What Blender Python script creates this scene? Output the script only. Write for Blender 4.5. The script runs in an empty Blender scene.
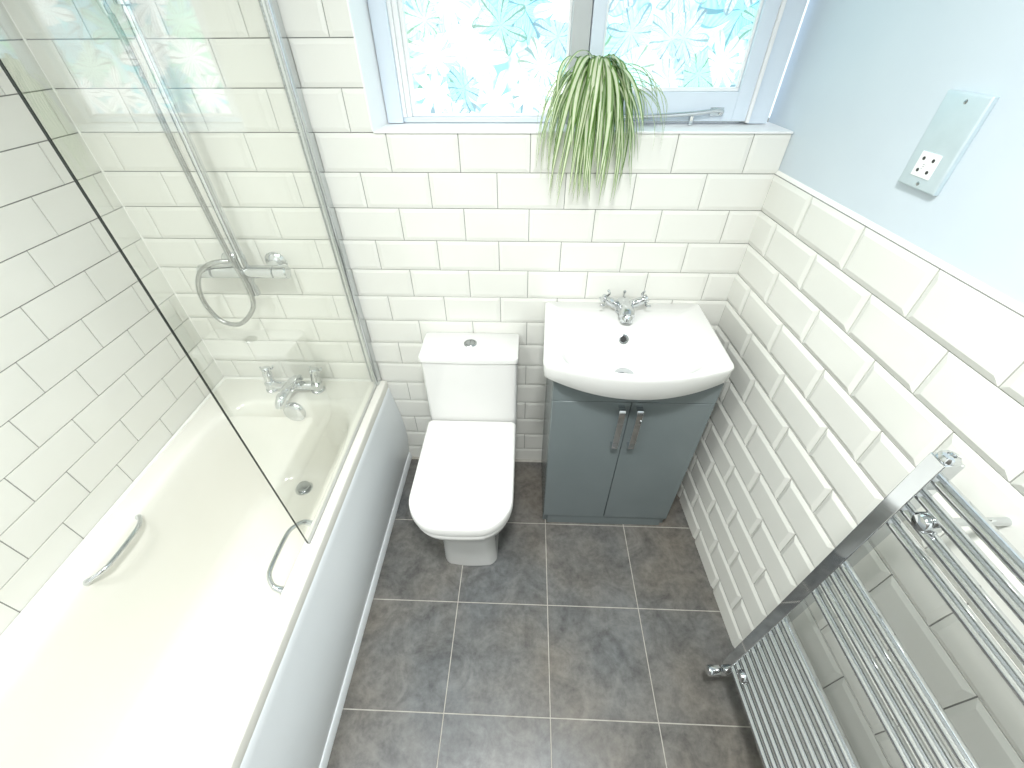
import bpy, bmesh, math, random
from mathutils import Vector, Matrix, Euler
random.seed(7)
C = bpy.context.scene.collection
S = bpy.context.scene
PI = math.pi

# ------------------------------------------------------------ camera
cam_d = bpy.data.cameras.new('camera')
cam_d.sensor_width = 36.0
cam_d.lens = 36.0 * 420.4131 / 1024.0
cam_d.clip_start = 0.01
cam = bpy.data.objects.new('camera', cam_d)
C.objects.link(cam)
cam.location = (-0.0018, -1.3234, 0.2361 + 13.7703 * 0.102)
cam.rotation_euler = (0.8558, 0.0056, 0.0366)
S.camera = cam
S.view_settings.view_transform = 'Standard'
S.view_settings.look = 'None'
S.view_settings.gamma = 1.0
S.view_settings.use_curve_mapping = False
S.view_settings.exposure = 0.84

# ------------------------------------------------------------ world and lamps
w = bpy.data.worlds.new('sky')
S.world = w
w.use_nodes = True
w.node_tree.nodes['Background'].inputs[0].default_value = (0.80, 0.92, 1.0, 1)
w.node_tree.nodes['Background'].inputs[1].default_value = 1.0
PANE_STRENGTH = 3.1
CEIL_Z = 2.60

def lamp(name, loc, size, power, col, shape='DISK', rot=(0, 0, 0)):
    d = bpy.data.lights.new(name, 'AREA')
    d.shape = shape
    d.size = size
    d.energy = power
    d.color = col
    d.spread = math.radians(134)      # recessed lamp bowl: little light straight out to the sides
    o = bpy.data.objects.new(name, d)
    o.location = loc
    o.rotation_euler = rot
    C.objects.link(o)
    return o
LAMPS = ((0.02, -1.28, 16.5), (-0.80, -1.25, 5.2))
for lx, ly, pw in LAMPS: lamp('ceiling_light', (lx, ly, CEIL_Z - 0.075), 0.26, pw, (0.98, 1.0, 0.99))

# ------------------------------------------------------------ materials
def mat(name, col, rough=0.5, metal=0.0, coat=0.0, spec=0.5):
    m = bpy.data.materials.new(name)
    m.use_nodes = True
    b = m.node_tree.nodes['Principled BSDF']
    b.inputs['Base Color'].default_value = (*col, 1)
    b.inputs['Roughness'].default_value = rough
    b.inputs['Metallic'].default_value = metal
    b.inputs['Coat Weight'].default_value = coat
    b.inputs['Specular IOR Level'].default_value = spec
    return m

def noise_mat(name, c1, c2, scale, rough=0.5, detail=6, bump=0.0, metal=0.0, rough2=None):
    m = mat(name, c1, rough, metal)
    nt = m.node_tree
    b = nt.nodes['Principled BSDF']
    tc = nt.nodes.new('ShaderNodeTexCoord')
    n = nt.nodes.new('ShaderNodeTexNoise')
    n.inputs['Scale'].default_value = scale
    n.inputs['Detail'].default_value = detail
    r = nt.nodes.new('ShaderNodeValToRGB')
    r.color_ramp.elements[0].color = (*c1, 1)
    r.color_ramp.elements[1].color = (*c2, 1)
    r.color_ramp.elements[0].position = 0.3
    r.color_ramp.elements[1].position = 0.7
    nt.links.new(tc.outputs['Object'], n.inputs['Vector'])
    nt.links.new(n.outputs['Fac'], r.inputs['Fac'])
    nt.links.new(r.outputs['Color'], b.inputs['Base Color'])
    if bump:
        bp = nt.nodes.new('ShaderNodeBump')
        bp.inputs['Strength'].default_value = bump
        bp.inputs['Distance'].default_value = 0.002
        nt.links.new(n.outputs['Fac'], bp.inputs['Height'])
        nt.links.new(bp.outputs['Normal'], b.inputs['Normal'])
    return m

M = {}
M['tile'] = noise_mat('white_glazed_tile', (0.765, 0.765, 0.715), (0.795, 0.795, 0.745), 3.0, 0.12)
M['grout'] = noise_mat('grey_wall_grout', (0.27, 0.27, 0.255), (0.33, 0.33, 0.31), 60, 0.9)
M['paint'] = noise_mat('pale_blue_grey_paint', (0.61, 0.685, 0.745), (0.63, 0.705, 0.76), 8, 0.45, bump=0.05)
M['white_paint'] = noise_mat('white_paint', (0.86, 0.87, 0.87), (0.88, 0.885, 0.89), 12, 0.4)
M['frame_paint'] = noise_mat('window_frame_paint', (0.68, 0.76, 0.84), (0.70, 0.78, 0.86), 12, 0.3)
M['shaded_mullion_paint'] = noise_mat('shaded_mullion_paint', (0.50, 0.53, 0.53), (0.54, 0.56, 0.56), 12, 0.35)  # greyer than the frame: the mullion's shade is put into its base colour
M['ceramic'] = noise_mat('white_ceramic', (0.755, 0.755, 0.735), (0.775, 0.775, 0.755), 2, 0.08)
M['acrylic'] = noise_mat('bath_acrylic', (0.765, 0.755, 0.69), (0.785, 0.775, 0.715), 2, 0.13)
M['panel'] = noise_mat('bath_panel_acrylic', (0.80, 0.84, 0.86), (0.82, 0.855, 0.875), 2, 0.15)
M['seat'] = noise_mat('toilet_seat_plastic', (0.82, 0.815, 0.79), (0.84, 0.835, 0.81), 2, 0.15)
M['chrome'] = noise_mat('chrome', (0.64, 0.66, 0.675), (0.69, 0.71, 0.72), 2, 0.05, metal=1.0)
M['satin'] = noise_mat('satin_aluminium', (0.42, 0.44, 0.45), (0.48, 0.50, 0.51), 2, 0.18, metal=1.0)
M['hose'] = noise_mat('hose_metal', (0.36, 0.37, 0.36), (0.46, 0.47, 0.46), 90, 0.25, metal=1.0)
M['cabinet'] = noise_mat('grey_cabinet_paint', (0.155, 0.185, 0.19), (0.17, 0.20, 0.205), 4, 0.25)
M['dark'] = noise_mat('dark_gap', (0.02, 0.02, 0.02), (0.03, 0.03, 0.03), 5, 0.6)
M['socket_plate'] = noise_mat('brushed_steel_plate', (0.56, 0.66, 0.70), (0.60, 0.70, 0.74), 30, 0.4, metal=0.3)
M['socket_white'] = noise_mat('white_socket_plastic', (0.90, 0.90, 0.88), (0.92, 0.92, 0.90), 30, 0.35)
M['soil'] = noise_mat('potting_soil', (0.03, 0.02, 0.012), (0.07, 0.05, 0.03), 120, 0.95, bump=0.5)
M['pot'] = noise_mat('white_plant_pot', (0.86, 0.84, 0.82), (0.88, 0.86, 0.84), 6, 0.3)
M['door'] = noise_mat('tan_door_paint', (0.16, 0.15, 0.135), (0.20, 0.185, 0.17), 5, 0.4)
M['lampglass'] = mat('lamp_opal', (0.9, 0.88, 0.82), 0.4)
M['silicone'] = noise_mat('white_sealant', (0.84, 0.84, 0.80), (0.87, 0.87, 0.83), 20, 0.4)

def slate():
    m = mat('slate_floor_tile', (0.1, 0.1, 0.1), 0.38)
    nt = m.node_tree; L = nt.links.new; N = nt.nodes.new
    b = nt.nodes['Principled BSDF']
    tc = N('ShaderNodeTexCoord')
    n1 = N('ShaderNodeTexNoise'); n1.inputs['Scale'].default_value = 9; n1.inputs['Detail'].default_value = 9
    n1.inputs['Roughness'].default_value = 0.65; n1.inputs['Distortion'].default_value = 1.2
    n2 = N('ShaderNodeTexNoise'); n2.inputs['Scale'].default_value = 45; n2.inputs['Detail'].default_value = 8
    n2.inputs['Roughness'].default_value = 0.7
    n3 = N('ShaderNodeTexNoise'); n3.inputs['Scale'].default_value = 2.2; n3.inputs['Detail'].default_value = 3
    for n in (n1, n2, n3): L(tc.outputs['Object'], n.inputs['Vector'])
    r1 = N('ShaderNodeValToRGB')
    e = r1.color_ramp.elements
    e[0].position = 0.33; e[0].color = (0.050, 0.048, 0.045, 1)
    e[1].position = 0.74; e[1].color = (0.225, 0.217, 0.202, 1)
    mx = N('ShaderNodeMath'); mx.operation = 'MULTIPLY_ADD'; mx.inputs[1].default_value = 0.45
    sub = N('ShaderNodeMath'); sub.operation = 'MULTIPLY'; sub.inputs[1].default_value = 0.6
    L(n1.outputs['Fac'], sub.inputs[0]); L(n2.outputs['Fac'], mx.inputs[0]); L(sub.outputs[0], mx.inputs[2])
    L(mx.outputs[0], r1.inputs['Fac'])
    mix = N('ShaderNodeMix'); mix.data_type = 'RGBA'; mix.blend_type = 'MULTIPLY'; mix.inputs['Factor'].default_value = 1
    r3 = N('ShaderNodeValToRGB')
    r3.color_ramp.elements[0].position = 0.35; r3.color_ramp.elements[0].color = (0.85, 0.92, 1.0, 1)
    r3.color_ramp.elements[1].position = 0.65; r3.color_ramp.elements[1].color = (1.0, 0.93, 0.84, 1)
    L(n3.outputs['Fac'], r3.inputs['Fac'])
    L(r1.outputs['Color'], mix.inputs['A']); L(r3.outputs['Color'], mix.inputs['B'])
    L(mix.outputs['Result'], b.inputs['Base Color'])
    bp = N('ShaderNodeBump'); bp.inputs['Strength'].default_value = 0.25; bp.inputs['Distance'].default_value = 0.002
    L(mx.outputs[0], bp.inputs['Height']); L(bp.outputs['Normal'], b.inputs['Normal'])
    return m
M['slate'] = slate()
M['floor_grout'] = noise_mat('pale_floor_grout', (0.36, 0.34, 0.30), (0.46, 0.44, 0.40), 40, 0.9)

def clear_glass():
    m = bpy.data.materials.new('clear_screen_glass'); m.use_nodes = True
    nt = m.node_tree; nt.nodes.clear(); N = nt.nodes.new; L = nt.links.new
    out = N('ShaderNodeOutputMaterial'); mix = N('ShaderNodeMixShader'); f = N('ShaderNodeFresnel')
    geo = N('ShaderNodeNewGeometry'); ior = N('ShaderNodeMix'); ior.data_type = 'FLOAT'
    ior.inputs['A'].default_value = 1.80; ior.inputs['B'].default_value = 1 / 1.80   # the node inverts it on back faces
    L(geo.outputs['Backfacing'], ior.inputs['Factor']); L(ior.outputs['Result'], f.inputs['IOR'])
    t = N('ShaderNodeBsdfTransparent'); t.inputs[0].default_value = (0.985, 0.992, 0.975, 1)
    g = N('ShaderNodeBsdfGlossy'); g.inputs['Roughness'].default_value = 0.0; g.inputs[0].default_value = (1, 1, 1, 1)
    L(f.outputs[0], mix.inputs[0]); L(t.outputs[0], mix.inputs[1]); L(g.outputs[0], mix.inputs[2])
    L(mix.outputs[0], out.inputs[0])
    return m
M['glass'] = clear_glass()
M['glass_edge'] = mat('glass_edge', (0.008, 0.012, 0.010), 0.2)

def leaf_pane():
    """obscured glass pressed with overlapping leaves and flowers, glowing with daylight"""
    m = bpy.data.materials.new('leaf_patterned_obscure_glass'); m.use_nodes = True
    nt = m.node_tree; nt.nodes.clear(); N = nt.nodes.new; L = nt.links.new
    def math_(op, a, b=None, c=None):
        n = N('ShaderNodeMath'); n.operation = op
        for i, v in enumerate((a, b, c)):
            if v is None: continue
            if isinstance(v, (int, float)): n.inputs[i].default_value = v
            else: L(v, n.inputs[i])
        return n.outputs[0]
    out = N('ShaderNodeOutputMaterial')
    tc = N('ShaderNodeTexCoord')
    sep = N('ShaderNodeSeparateXYZ'); L(tc.outputs['Object'], sep.inputs[0])
    cmb = N('ShaderNodeCombineXYZ'); L(sep.outputs['X'], cmb.inputs['X']); L(sep.outputs['Z'], cmb.inputs['Y'])
    wn = N('ShaderNodeTexNoise'); wn.inputs['Scale'].default_value = 9; wn.inputs['Detail'].default_value = 2
    L(cmb.outputs[0], wn.inputs['Vector'])
    wv = N('ShaderNodeVectorMath'); wv.operation = 'MULTIPLY_ADD'
    L(wn.outputs['Color'], wv.inputs[0]); wv.inputs[1].default_value = (0.04, 0.04, 0); L(cmb.outputs[0], wv.inputs[2])
    layers = []
    for scale, off, petals in ((6.0, 0.0, 2.5), (9.5, 3.7, 3.5)):
        add = N('ShaderNodeVectorMath'); add.operation = 'ADD'; add.inputs[1].default_value = (off, off * 1.7, 0)
        L(wv.outputs[0], add.inputs[0])
        sc = N('ShaderNodeVectorMath'); sc.operation = 'SCALE'; sc.inputs['Scale'].default_value = scale
        L(add.outputs[0], sc.inputs[0])
        v = N('ShaderNodeTexVoronoi'); v.voronoi_dimensions = '2D'; v.inputs['Scale'].default_value = 1.0
        L(sc.outputs[0], v.inputs['Vector'])
        d = N('ShaderNodeVectorMath'); d.operation = 'SUBTRACT'
        L(sc.outputs[0], d.inputs[0]); L(v.outputs['Position'], d.inputs[1])
        sp = N('ShaderNodeSeparateXYZ'); L(d.outputs[0], sp.inputs[0])
        cs = N('ShaderNodeSeparateColor'); L(v.outputs['Color'], cs.inputs[0])
        ang = math_('ADD', math_('ARCTAN2', sp.outputs['Y'], sp.outputs['X']), math_('MULTIPLY', cs.outputs[0], 6.28))
        pet = math_('ABSOLUTE', math_('COSINE', math_('MULTIPLY', ang, petals)))
        edge = math_('MULTIPLY_ADD', math_('POWER', pet, 0.7), 0.62, 0.10)
        inside = math_('LESS_THAN', v.outputs['Distance'], edge)
        vein = math_('GREATER_THAN', pet, 0.988)
        rib = math_('MULTIPLY_ADD', math_('SINE', math_('ADD', math_('MULTIPLY', v.outputs['Distance'], 60.0), math_('MULTIPLY', pet, 22.0))), 0.5, 0.5)
        shade = math_('SUBTRACT', edge, v.outputs['Distance'])
        layers.append((inside, vein, rib, cs, shade))
    cn = N('ShaderNodeTexNoise'); cn.inputs['Scale'].default_value = 7; cn.inputs['Detail'].default_value = 4
    L(cmb.outputs[0], cn.inputs['Vector'])
    ramp = N('ShaderNodeValToRGB')
    e = ramp.color_ramp.elements
    e[0].position = 0.30; e[0].color = (0.10, 0.27, 0.34, 1)
    e[1].position = 0.72; e[1].color = (0.52, 0.52, 0.52, 1)
    a = e.new(0.42); a.color = (0.09, 0.30, 0.34, 1)
    a = e.new(0.50); a.color = (0.24, 0.33, 0.36, 1)
    a = e.new(0.58); a.color = (0.16, 0.34, 0.25, 1)
    L(cn.outputs['Fac'], ramp.inputs['Fac'])
    col = ramp.outputs['Color']
    for inside, vein, rib, cs, shade in layers:
        lr = N('ShaderNodeValToRGB')
        q = lr.color_ramp.elements
        q[0].position = 0.0; q[0].color = (0.08, 0.26, 0.34, 1)
        q[1].position = 1.0; q[1].color = (0.50, 0.51, 0.52, 1)
        z = q.new(0.25); z.color = (0.22, 0.31, 0.36, 1)
        z = q.new(0.5); z.color = (0.13, 0.31, 0.21, 1)
        z = q.new(0.7); z.color = (0.46, 0.49, 0.50, 1)
        L(cs.outputs[1], lr.inputs['Fac'])
        mx = N('ShaderNodeMix'); mx.data_type = 'RGBA'
        L(math_('MULTIPLY', inside, 0.75), mx.inputs['Factor'])
        L(col, mx.inputs['A']); L(lr.outputs['Color'], mx.inputs['B'])
        dark = math_('MULTIPLY', inside, math_('MAXIMUM', math_('MULTIPLY', vein, 0.6), math_('MULTIPLY', rib, 0.25)))
        rim = math_('MULTIPLY', inside, math_('LESS_THAN', shade, 0.05))
        fac = math_('SUBTRACT', 1.0, math_('MAXIMUM', dark, math_('MULTIPLY', rim, 0.5)))
        ml = N('ShaderNodeVectorMath'); ml.operation = 'SCALE'
        L(mx.outputs['Result'], ml.inputs[0]); L(fac, ml.inputs['Scale'])
        col = ml.outputs[0]
    em = N('ShaderNodeEmission'); em.inputs['Strength'].default_value = PANE_STRENGTH
    L(col, em.inputs['Color'])
    gl = N('ShaderNodeBsdfGlossy'); gl.inputs['Roughness'].default_value = 0.25
    gl.inputs[0].default_value = (0.05, 0.05, 0.05, 1)
    ad = N('ShaderNodeAddShader'); L(em.outputs[0], ad.inputs[0]); L(gl.outputs[0], ad.inputs[1])
    L(ad.outputs[0], out.inputs[0])
    return m
M['pane'] = leaf_pane()

def leaf_mat():
    m = mat('variegated_leaf', (0.3, 0.5, 0.15), 0.4)
    nt = m.node_tree; N = nt.nodes.new; L = nt.links.new
    b = nt.nodes['Principled BSDF']
    uv = N('ShaderNodeUVMap'); uv.uv_map = 'UVMap'
    sp = N('ShaderNodeSeparateXYZ'); L(uv.outputs[0], sp.inputs[0])
    r = N('ShaderNodeValToRGB'); r.color_ramp.interpolation = 'EASE'
    e = r.color_ramp.elements
    e[0].position = 0.0; e[0].color = (0.10, 0.21, 0.04, 1)
    e[1].position = 1.0; e[1].color = (0.10, 0.21, 0.04, 1)
    for p, c in ((0.16, (0.20, 0.35, 0.09, 1)), (0.30, (0.78, 0.84, 0.62, 1)), (0.70, (0.78, 0.84, 0.62, 1)), (0.84, (0.20, 0.35, 0.09, 1))):
        x = e.new(p); x.color = c
    L(sp.outputs['X'], r.inputs['Fac'])
    L(r.outputs['Color'], b.inputs['Base Color'])
    tr = N('ShaderNodeBsdfTranslucent'); L(r.outputs['Color'], tr.inputs[0])
    mx = N('ShaderNodeMixShader'); mx.inputs[0].default_value = 0.35
    out = nt.nodes['Material Output']
    L(b.outputs[0], mx.inputs[1]); L(tr.outputs[0], mx.inputs[2]); L(mx.outputs[0], out.inputs[0])
    return m
M['leaf'] = leaf_mat()

# ------------------------------------------------------------ mesh helpers
def obj(name, bm, m, parent=None, smooth=True, ang=40, bevel=0, seg=2):
    me = bpy.data.meshes.new(name)
    bmesh.ops.recalc_face_normals(bm, faces=bm.faces)
    bm.to_mesh(me); bm.free()
    me.materials.append(m)
    o = bpy.data.objects.new(name, me)
    C.objects.link(o)
    if parent is not None: o.parent = parent
    if bevel:
        b = o.modifiers.new('bevel', 'BEVEL'); b.width = bevel; b.segments = seg; b.limit_method = 'ANGLE'
        b.angle_limit = math.radians(35)
    if smooth:
        for p in me.polygons: p.use_smooth = True
        me.set_sharp_from_angle(angle=math.radians(ang))
    return o

def thing(name, label, cat, loc=(0, 0, 0), group=None, rotz=0):
    o = bpy.data.objects.new(name, None); C.objects.link(o)
    o.location = loc; o.rotation_euler = (0, 0, rotz)
    o.empty_display_size = 0.05
    o['label'] = label; o['category'] = cat
    if group: o['group'] = group
    return o

def keep(o, parent):
    """parent without moving: geometry was made in world coordinates"""
    o.parent = parent
    o.matrix_parent_inverse = Matrix.LocRotScale(parent.location, parent.rotation_euler, None).inverted()
    return o

def part(name, bm, m, parent, **k):
    lab = k.pop('label', None)
    o = obj(name, bm, m, None, **k)
    keep(o, parent) if parent.parent is None and parent.type == 'EMPTY' else setattr(o, 'parent', parent)
    if parent.type != 'EMPTY':
        o.matrix_parent_inverse = Matrix()
    if lab: o['label'] = lab
    return o

def struct(name, bm, m, parent=None, label=None, **k):
    o = obj(name, bm, m, parent, **k)
    if parent is None: o['kind'] = 'structure'
    if label:
        o['label'] = label
    return o

def box(bm, x0, x1, y0, y1, z0, z1, mtx=None):
    r = bmesh.ops.create_cube(bm, size=1.0)
    T = Matrix.Translation(((x0 + x1) / 2, (y0 + y1) / 2, (z0 + z1) / 2)) @ Matrix.Diagonal((abs(x1 - x0), abs(y1 - y0), abs(z1 - z0), 1))
    if mtx is not None: T = mtx @ T
    bmesh.ops.transform(bm, matrix=T, verts=r['verts'])
    return r['verts']

def nb(): return bmesh.new()

def bbox(*a, **k):
    bm = nb(); box(bm, *a, **k); return bm

def loft(bm, rings, cap0=True, cap1=True, closed=True):
    vs = [[bm.verts.new(p) for p in r] for r in rings]
    n = len(vs[0])
    for a, b in zip(vs, vs[1:]):
        for i in range(n if closed else n - 1):
            j = (i + 1) % n
            bm.faces.new((a[i], a[j], b[j], b[i]))
    if cap0: bm.faces.new(vs[0][::-1])
    if cap1: bm.faces.new(vs[-1])
    return vs

def tube(bm, pts, r, n=12, caps=True):
    pts = [Vector(p) for p in pts]
    rs = r if isinstance(r, (list, tuple)) else [r] * len(pts)
    rings = []
    t0 = (pts[1] - pts[0]).normalized()
    up = Vector((0, 0, 1)) if abs(t0.z) < 0.9 else Vector((1, 0, 0))
    u = t0.cross(up).normalized()
    for i, p in enumerate(pts):
        a = pts[max(i - 1, 0)]; b = pts[min(i + 1, len(pts) - 1)]
        t = (b - a).normalized()
        u = (u - t * u.dot(t)).normalized()
        v = t.cross(u)
        rings.append([p + (u * math.cos(k * 2 * PI / n) + v * math.sin(k * 2 * PI / n)) * rs[i] for k in range(n)])
    loft(bm, rings, caps, caps)

def smooth_path(pts, n=10):
    P = [Vector(p) for p in pts]
    P = [P[0] * 2 - P[1]] + P + [P[-1] * 2 - P[-2]]
    out = []
    for i in range(1, len(P) - 2):
        for k in range(n):
            t = k / n
            a, b, c, d = P[i - 1], P[i], P[i + 1], P[i + 2]
            out.append(0.5 * ((2 * b) + (c - a) * t + (2 * a - 5 * b + 4 * c - d) * t * t + (3 * b - a - 3 * c + d) * t ** 3))
    out.append(P[-2])
    return out

def lathe(bm, prof, origin, axis=(0, 0, 1), n=28):
    """prof: list of (radius, height along axis)"""
    ax = Vector(axis).normalized()
    up = Vector((0, 0, 1)) if abs(ax.z) < 0.9 else Vector((1, 0, 0))
    u = ax.cross(up).normalized(); v = ax.cross(u)
    o = Vector(origin)
    rings = [[o + ax * h + (u * math.cos(k * 2 * PI / n) + v * math.sin(k * 2 * PI / n)) * max(r, 1e-4) for k in range(n)] for r, h in prof]
    loft(bm, rings)

def rrect(x0, x1, y0, y1, rb, rf, n=8, bow=0.0, bowb=0.0):
    """rounded rectangle ring; y0 is the front (small y), y1 the back; rb back radius, rf front radius"""
    out = []
    for cx, cy, r, a0 in ((x1 - rb, y1 - rb, rb, 0), (x0 + rb, y1 - rb, rb, PI / 2), (x0 + rf, y0 + rf, rf, PI), (x1 - rf, y0 + rf, rf, 1.5 * PI)):
        seg = [(cx + r * math.cos(a0 + k / n * PI / 2), cy + r * math.sin(a0 + k / n * PI / 2)) for k in range(n + 1)]
        out += seg
        if a0 == PI:   # subdivide the front edge for the bow
            xa, xb = x0 + rf, x1 - rf
            out += [(xa + (xb - xa) * k / 12, y0) for k in range(1, 12)]
    xm, hw = (x0 + x1) / 2, (x1 - x0) / 2
    res = []
    for x, y in out:
        s = max(0, 1 - ((x - xm) / hw) ** 2)
        wy = (y1 - y) / (y1 - y0)
        res.append((x, y - bow * s * wy ** 3))
    return res

def ring(o2, z): return [(x, y, z) for x, y in o2]

def radial(poly, c, angs):
    res = []
    n = len(poly)
    for a in angs:
        dx, dy = math.cos(a), math.sin(a)
        best = None
        for i in range(n):
            x1, y1 = poly[i]; x2, y2 = poly[(i + 1) % n]
            ex, ey = x2 - x1, y2 - y1
            den = dx * ey - dy * ex
            if abs(den) < 1e-12: continue
            t = ((x1 - c[0]) * ey - (y1 - c[1]) * ex) / den
            s = ((x1 - c[0]) * dy - (y1 - c[1]) * dx) / den
            if t > 0 and -1e-9 <= s <= 1 + 1e-9 and (best is None or t > best): best = t
        res.append((c[0] + dx * best, c[1] + dy * best))
    return res

# ------------------------------------------------------------ tiling
ZS = 13.7703 * 0.102          # height of the sill line = a tile course
TP, TH = 0.2018, 0.102

def tile_mesh(offs, regions, rows, to3, h, inset=0.0125, g=0.00115, thick=0.0):
    """offs(row)->joint offset; rows: course indices (course k spans ZS-k*TH down to ZS-(k+1)*TH)"""
    bm = nb()
    for k in rows:
        v1 = ZS - k * TH; v0 = v1 - TH
        for j in range(-12, 22):
            u0 = offs(k) + j * TP; u1 = u0 + TP
            for (a0, a1, b0, b1) in regions:
                p = (max(u0 + g, a0), min(u1 - g, a1), max(v0 + g, b0), min(v1 - g, b1))
                if p[1] - p[0] < 0.004 or p[3] - p[2] < 0.004: continue
                q = [max(u0 + inset, p[0]), min(u1 - inset, p[1]), max(v0 + inset, p[2]), min(v1 - inset, p[3])]
                low = 0.0028
                if q[1] - q[0] < 0.002 or q[3] - q[2] < 0.002:
                    q = list(p); hh = low
                else:
                    hh = low + h
                def lv(u, v, full):   # height on the outer edge: only true tile edges are bevelled down
                    return full
                base = [(p[0], p[2]), (p[1], p[2]), (p[1], p[3]), (p[0], p[3])]
                top = [(q[0], q[2]), (q[1], q[2]), (q[1], q[3]), (q[0], q[3])]
                A = [bm.verts.new(to3(u, v, 0.0)) for u, v in base]
                B = [bm.verts.new(to3(u, v, low)) for u, v in base]
                D = [bm.verts.new(to3(u, v, hh)) for u, v in top]
                for i in range(4):
                    jn = (i + 1) % 4
                    bm.faces.new((A[i], A[jn], B[jn], B[i]))
                    if hh > low: bm.faces.new((B[i], B[jn], D[jn], D[i]))
                bm.faces.new(D if hh > low else B)
                if hh <= low:
                    for vv in D: bm.verts.remove(vv)
    return bm

XL, XR, RA = -1.2795, 0.6954, 0.0515
YF = -1.78                     # wall behind the camera
T0 = 0.004                     # grout plane sits this far behind the tile faces
WX0, WTOP = -0.435, 2.16       # window opening
REV = 0.10                     # depth of the reveal

# back wall: grout/plaster core with the window hole
bm = nb()
box(bm, XL - 0.1, WX0, T0, 0.25, 0, CEIL_Z)
box(bm, WX0, XR + 0.1, T0, 0.25, 0, ZS - 0.002)
box(bm, WX0, XR + 0.1, T0, 0.25, WTOP, CEIL_Z)
wall_back = struct('wall_back', bm, M['grout'], smooth=False, label='white metro tiled back wall under and beside the window')
def back_off(k): return 0.0 if k % 2 == 0 else 0.1009 + 0.0046
bm = tile_mesh(back_off, [(XL - 0.003, WX0 - 0.0006, 0.0, CEIL_Z), (WX0 - 0.0006, 0.7025, 0.0, ZS - 0.0012)], range(-12, 14), lambda u, v, hh: (u, T0 - hh, v), 0.0022)
part('wall_tiles', bm, M['tile'], wall_back, smooth=False)
bm = nb(); box(bm, WX0, XR + 0.05, -0.0, 0.02, WTOP, CEIL_Z)
part('plaster_panel', bm, M['white_paint'], wall_back, smooth=False)

# left wall
bm = bbox(XL - T0 - 0.12, XL - T0, YF, T0 + 0.05, 0, CEIL_Z)
wall_left = struct('wall_left', bm, M['grout'], smooth=False, label='white metro tiled wall beside the bath')
bm = tile_mesh(lambda k: (0.0363 if k % 2 else 0.1337), [(0.0, -YF, 0.0, CEIL_Z)], range(-12, 14), lambda u, v, hh: (XL - T0 + hh, -u, v), 0.0004, g=0.0014)
part('wall_tiles', bm, M['tile'], wall_left, smooth=False)
bm = nb(); tube(bm, [(XL - 0.001, 0.001, 0.51), (XL - 0.001, 0.001, CEIL_Z)], 0.0035, 8)
part('sealant_bead', bm, M['silicone'], wall_left)

# right wall, turned a little
def rw(u, v, d):   # u along the wall from the back corner, d proud of the tile face
    n = math.sqrt(1 + RA * RA)
    return (XR + RA * u - d / n, -u - d * RA / n, v)
bm = nb()
loft(bm, [[rw(-0.14, z, -0.0085) , rw(1.84, z, -0.0085), rw(1.84, z, -0.12), rw(-0.14, z, -0.12)] for z in (0, CEIL_Z)])
wall_right = struct('wall_right', bm, M['paint'], smooth=False, label='pale blue painted wall above white bevelled tiles')
RT = ZS - TH
bm = nb()
loft(bm, [[rw(-0.002, z, -T0), rw(1.84, z, -T0), rw(1.84, z, -0.009), rw(-0.002, z, -0.009)] for z in (0, RT - 0.003)])
loft(bm, [[rw(-0.002, z, -0.0012), rw(1.84, z, -0.0012), rw(1.84, z, -0.0088), rw(-0.002, z, -0.0088)] for z in (RT - 0.0012, RT + 0.001)])
part('grout_bed', bm, M['grout'], wall_right, smooth=False)
bm = tile_mesh(lambda k: (0.1975 if k % 2 else 0.1011), [(0.0, 1.83, 0.0, RT)], range(1, 14), lambda u, v, hh: rw(u, v, hh - T0), 0.0045, inset=0.0135)
part('wall_tiles', bm, M['tile'], wall_right, smooth=False)
bm = nb()
loft(bm, [[rw(u, RT + 0.001, -0.0025), rw(u, RT + 0.006, -0.0050), rw(u, RT + 0.010, -0.0085), rw(u, RT + 0.001, -0.0088)] for u in (0, 1.83)])
part('sealant_bead', bm, M['silicone'], wall_right, smooth=False)

# front wall with a door behind the camera, ceiling
wall_front = struct('wall_front', bbox(XL - 0.1, XR + 0.25, YF - 0.12, YF, 0, CEIL_Z), M['white_paint'], smooth=False, label='white wall behind the camera')
bm = nb()
box(bm, -0.35, 0.45, YF, YF + 0.03, 0.005, 2.0)
for (a, b, c, d) in ((-0.27, 0.01, 0.2, 0.9), (0.09, 0.37, 0.2, 0.9), (-0.27, 0.01, 1.05, 1.85), (0.09, 0.37, 1.05, 1.85)):
    box(bm, a, b, YF + 0.028, YF + 0.036, c, d)
door = struct('door_1', bm, M['door'], bevel=0.003, label='tan panelled door behind the camera')
bm = nb(); tube(bm, [(-0.29, YF + 0.03, 1.0), (-0.29, YF + 0.08, 1.0), (-0.18, YF + 0.08, 1.0)], 0.009)
part('door_handle', bm, M['chrome'], door)
ceiling = struct('ceiling', bbox(XL - 0.1, XR + 0.25, YF - 0.1, 0.25, CEIL_Z, CEIL_Z + 0.1), M['white_paint'], smooth=False, label='white ceiling')
for (lx, ly, pw), lab in zip(LAMPS, ('round flush ceiling lamp above the middle of the floor', 'round flush ceiling lamp above the bath')):
    cl = thing('ceiling_lamp', lab, 'lamp', (lx, ly, CEIL_Z))
    bm = nb(); lathe(bm, [(0.155, -0.0005), (0.155, -0.05), (0.145, -0.055), (0.145, -0.01)], (lx, ly, CEIL_Z)); part('lamp_body', bm, M['white_paint'], cl)

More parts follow.
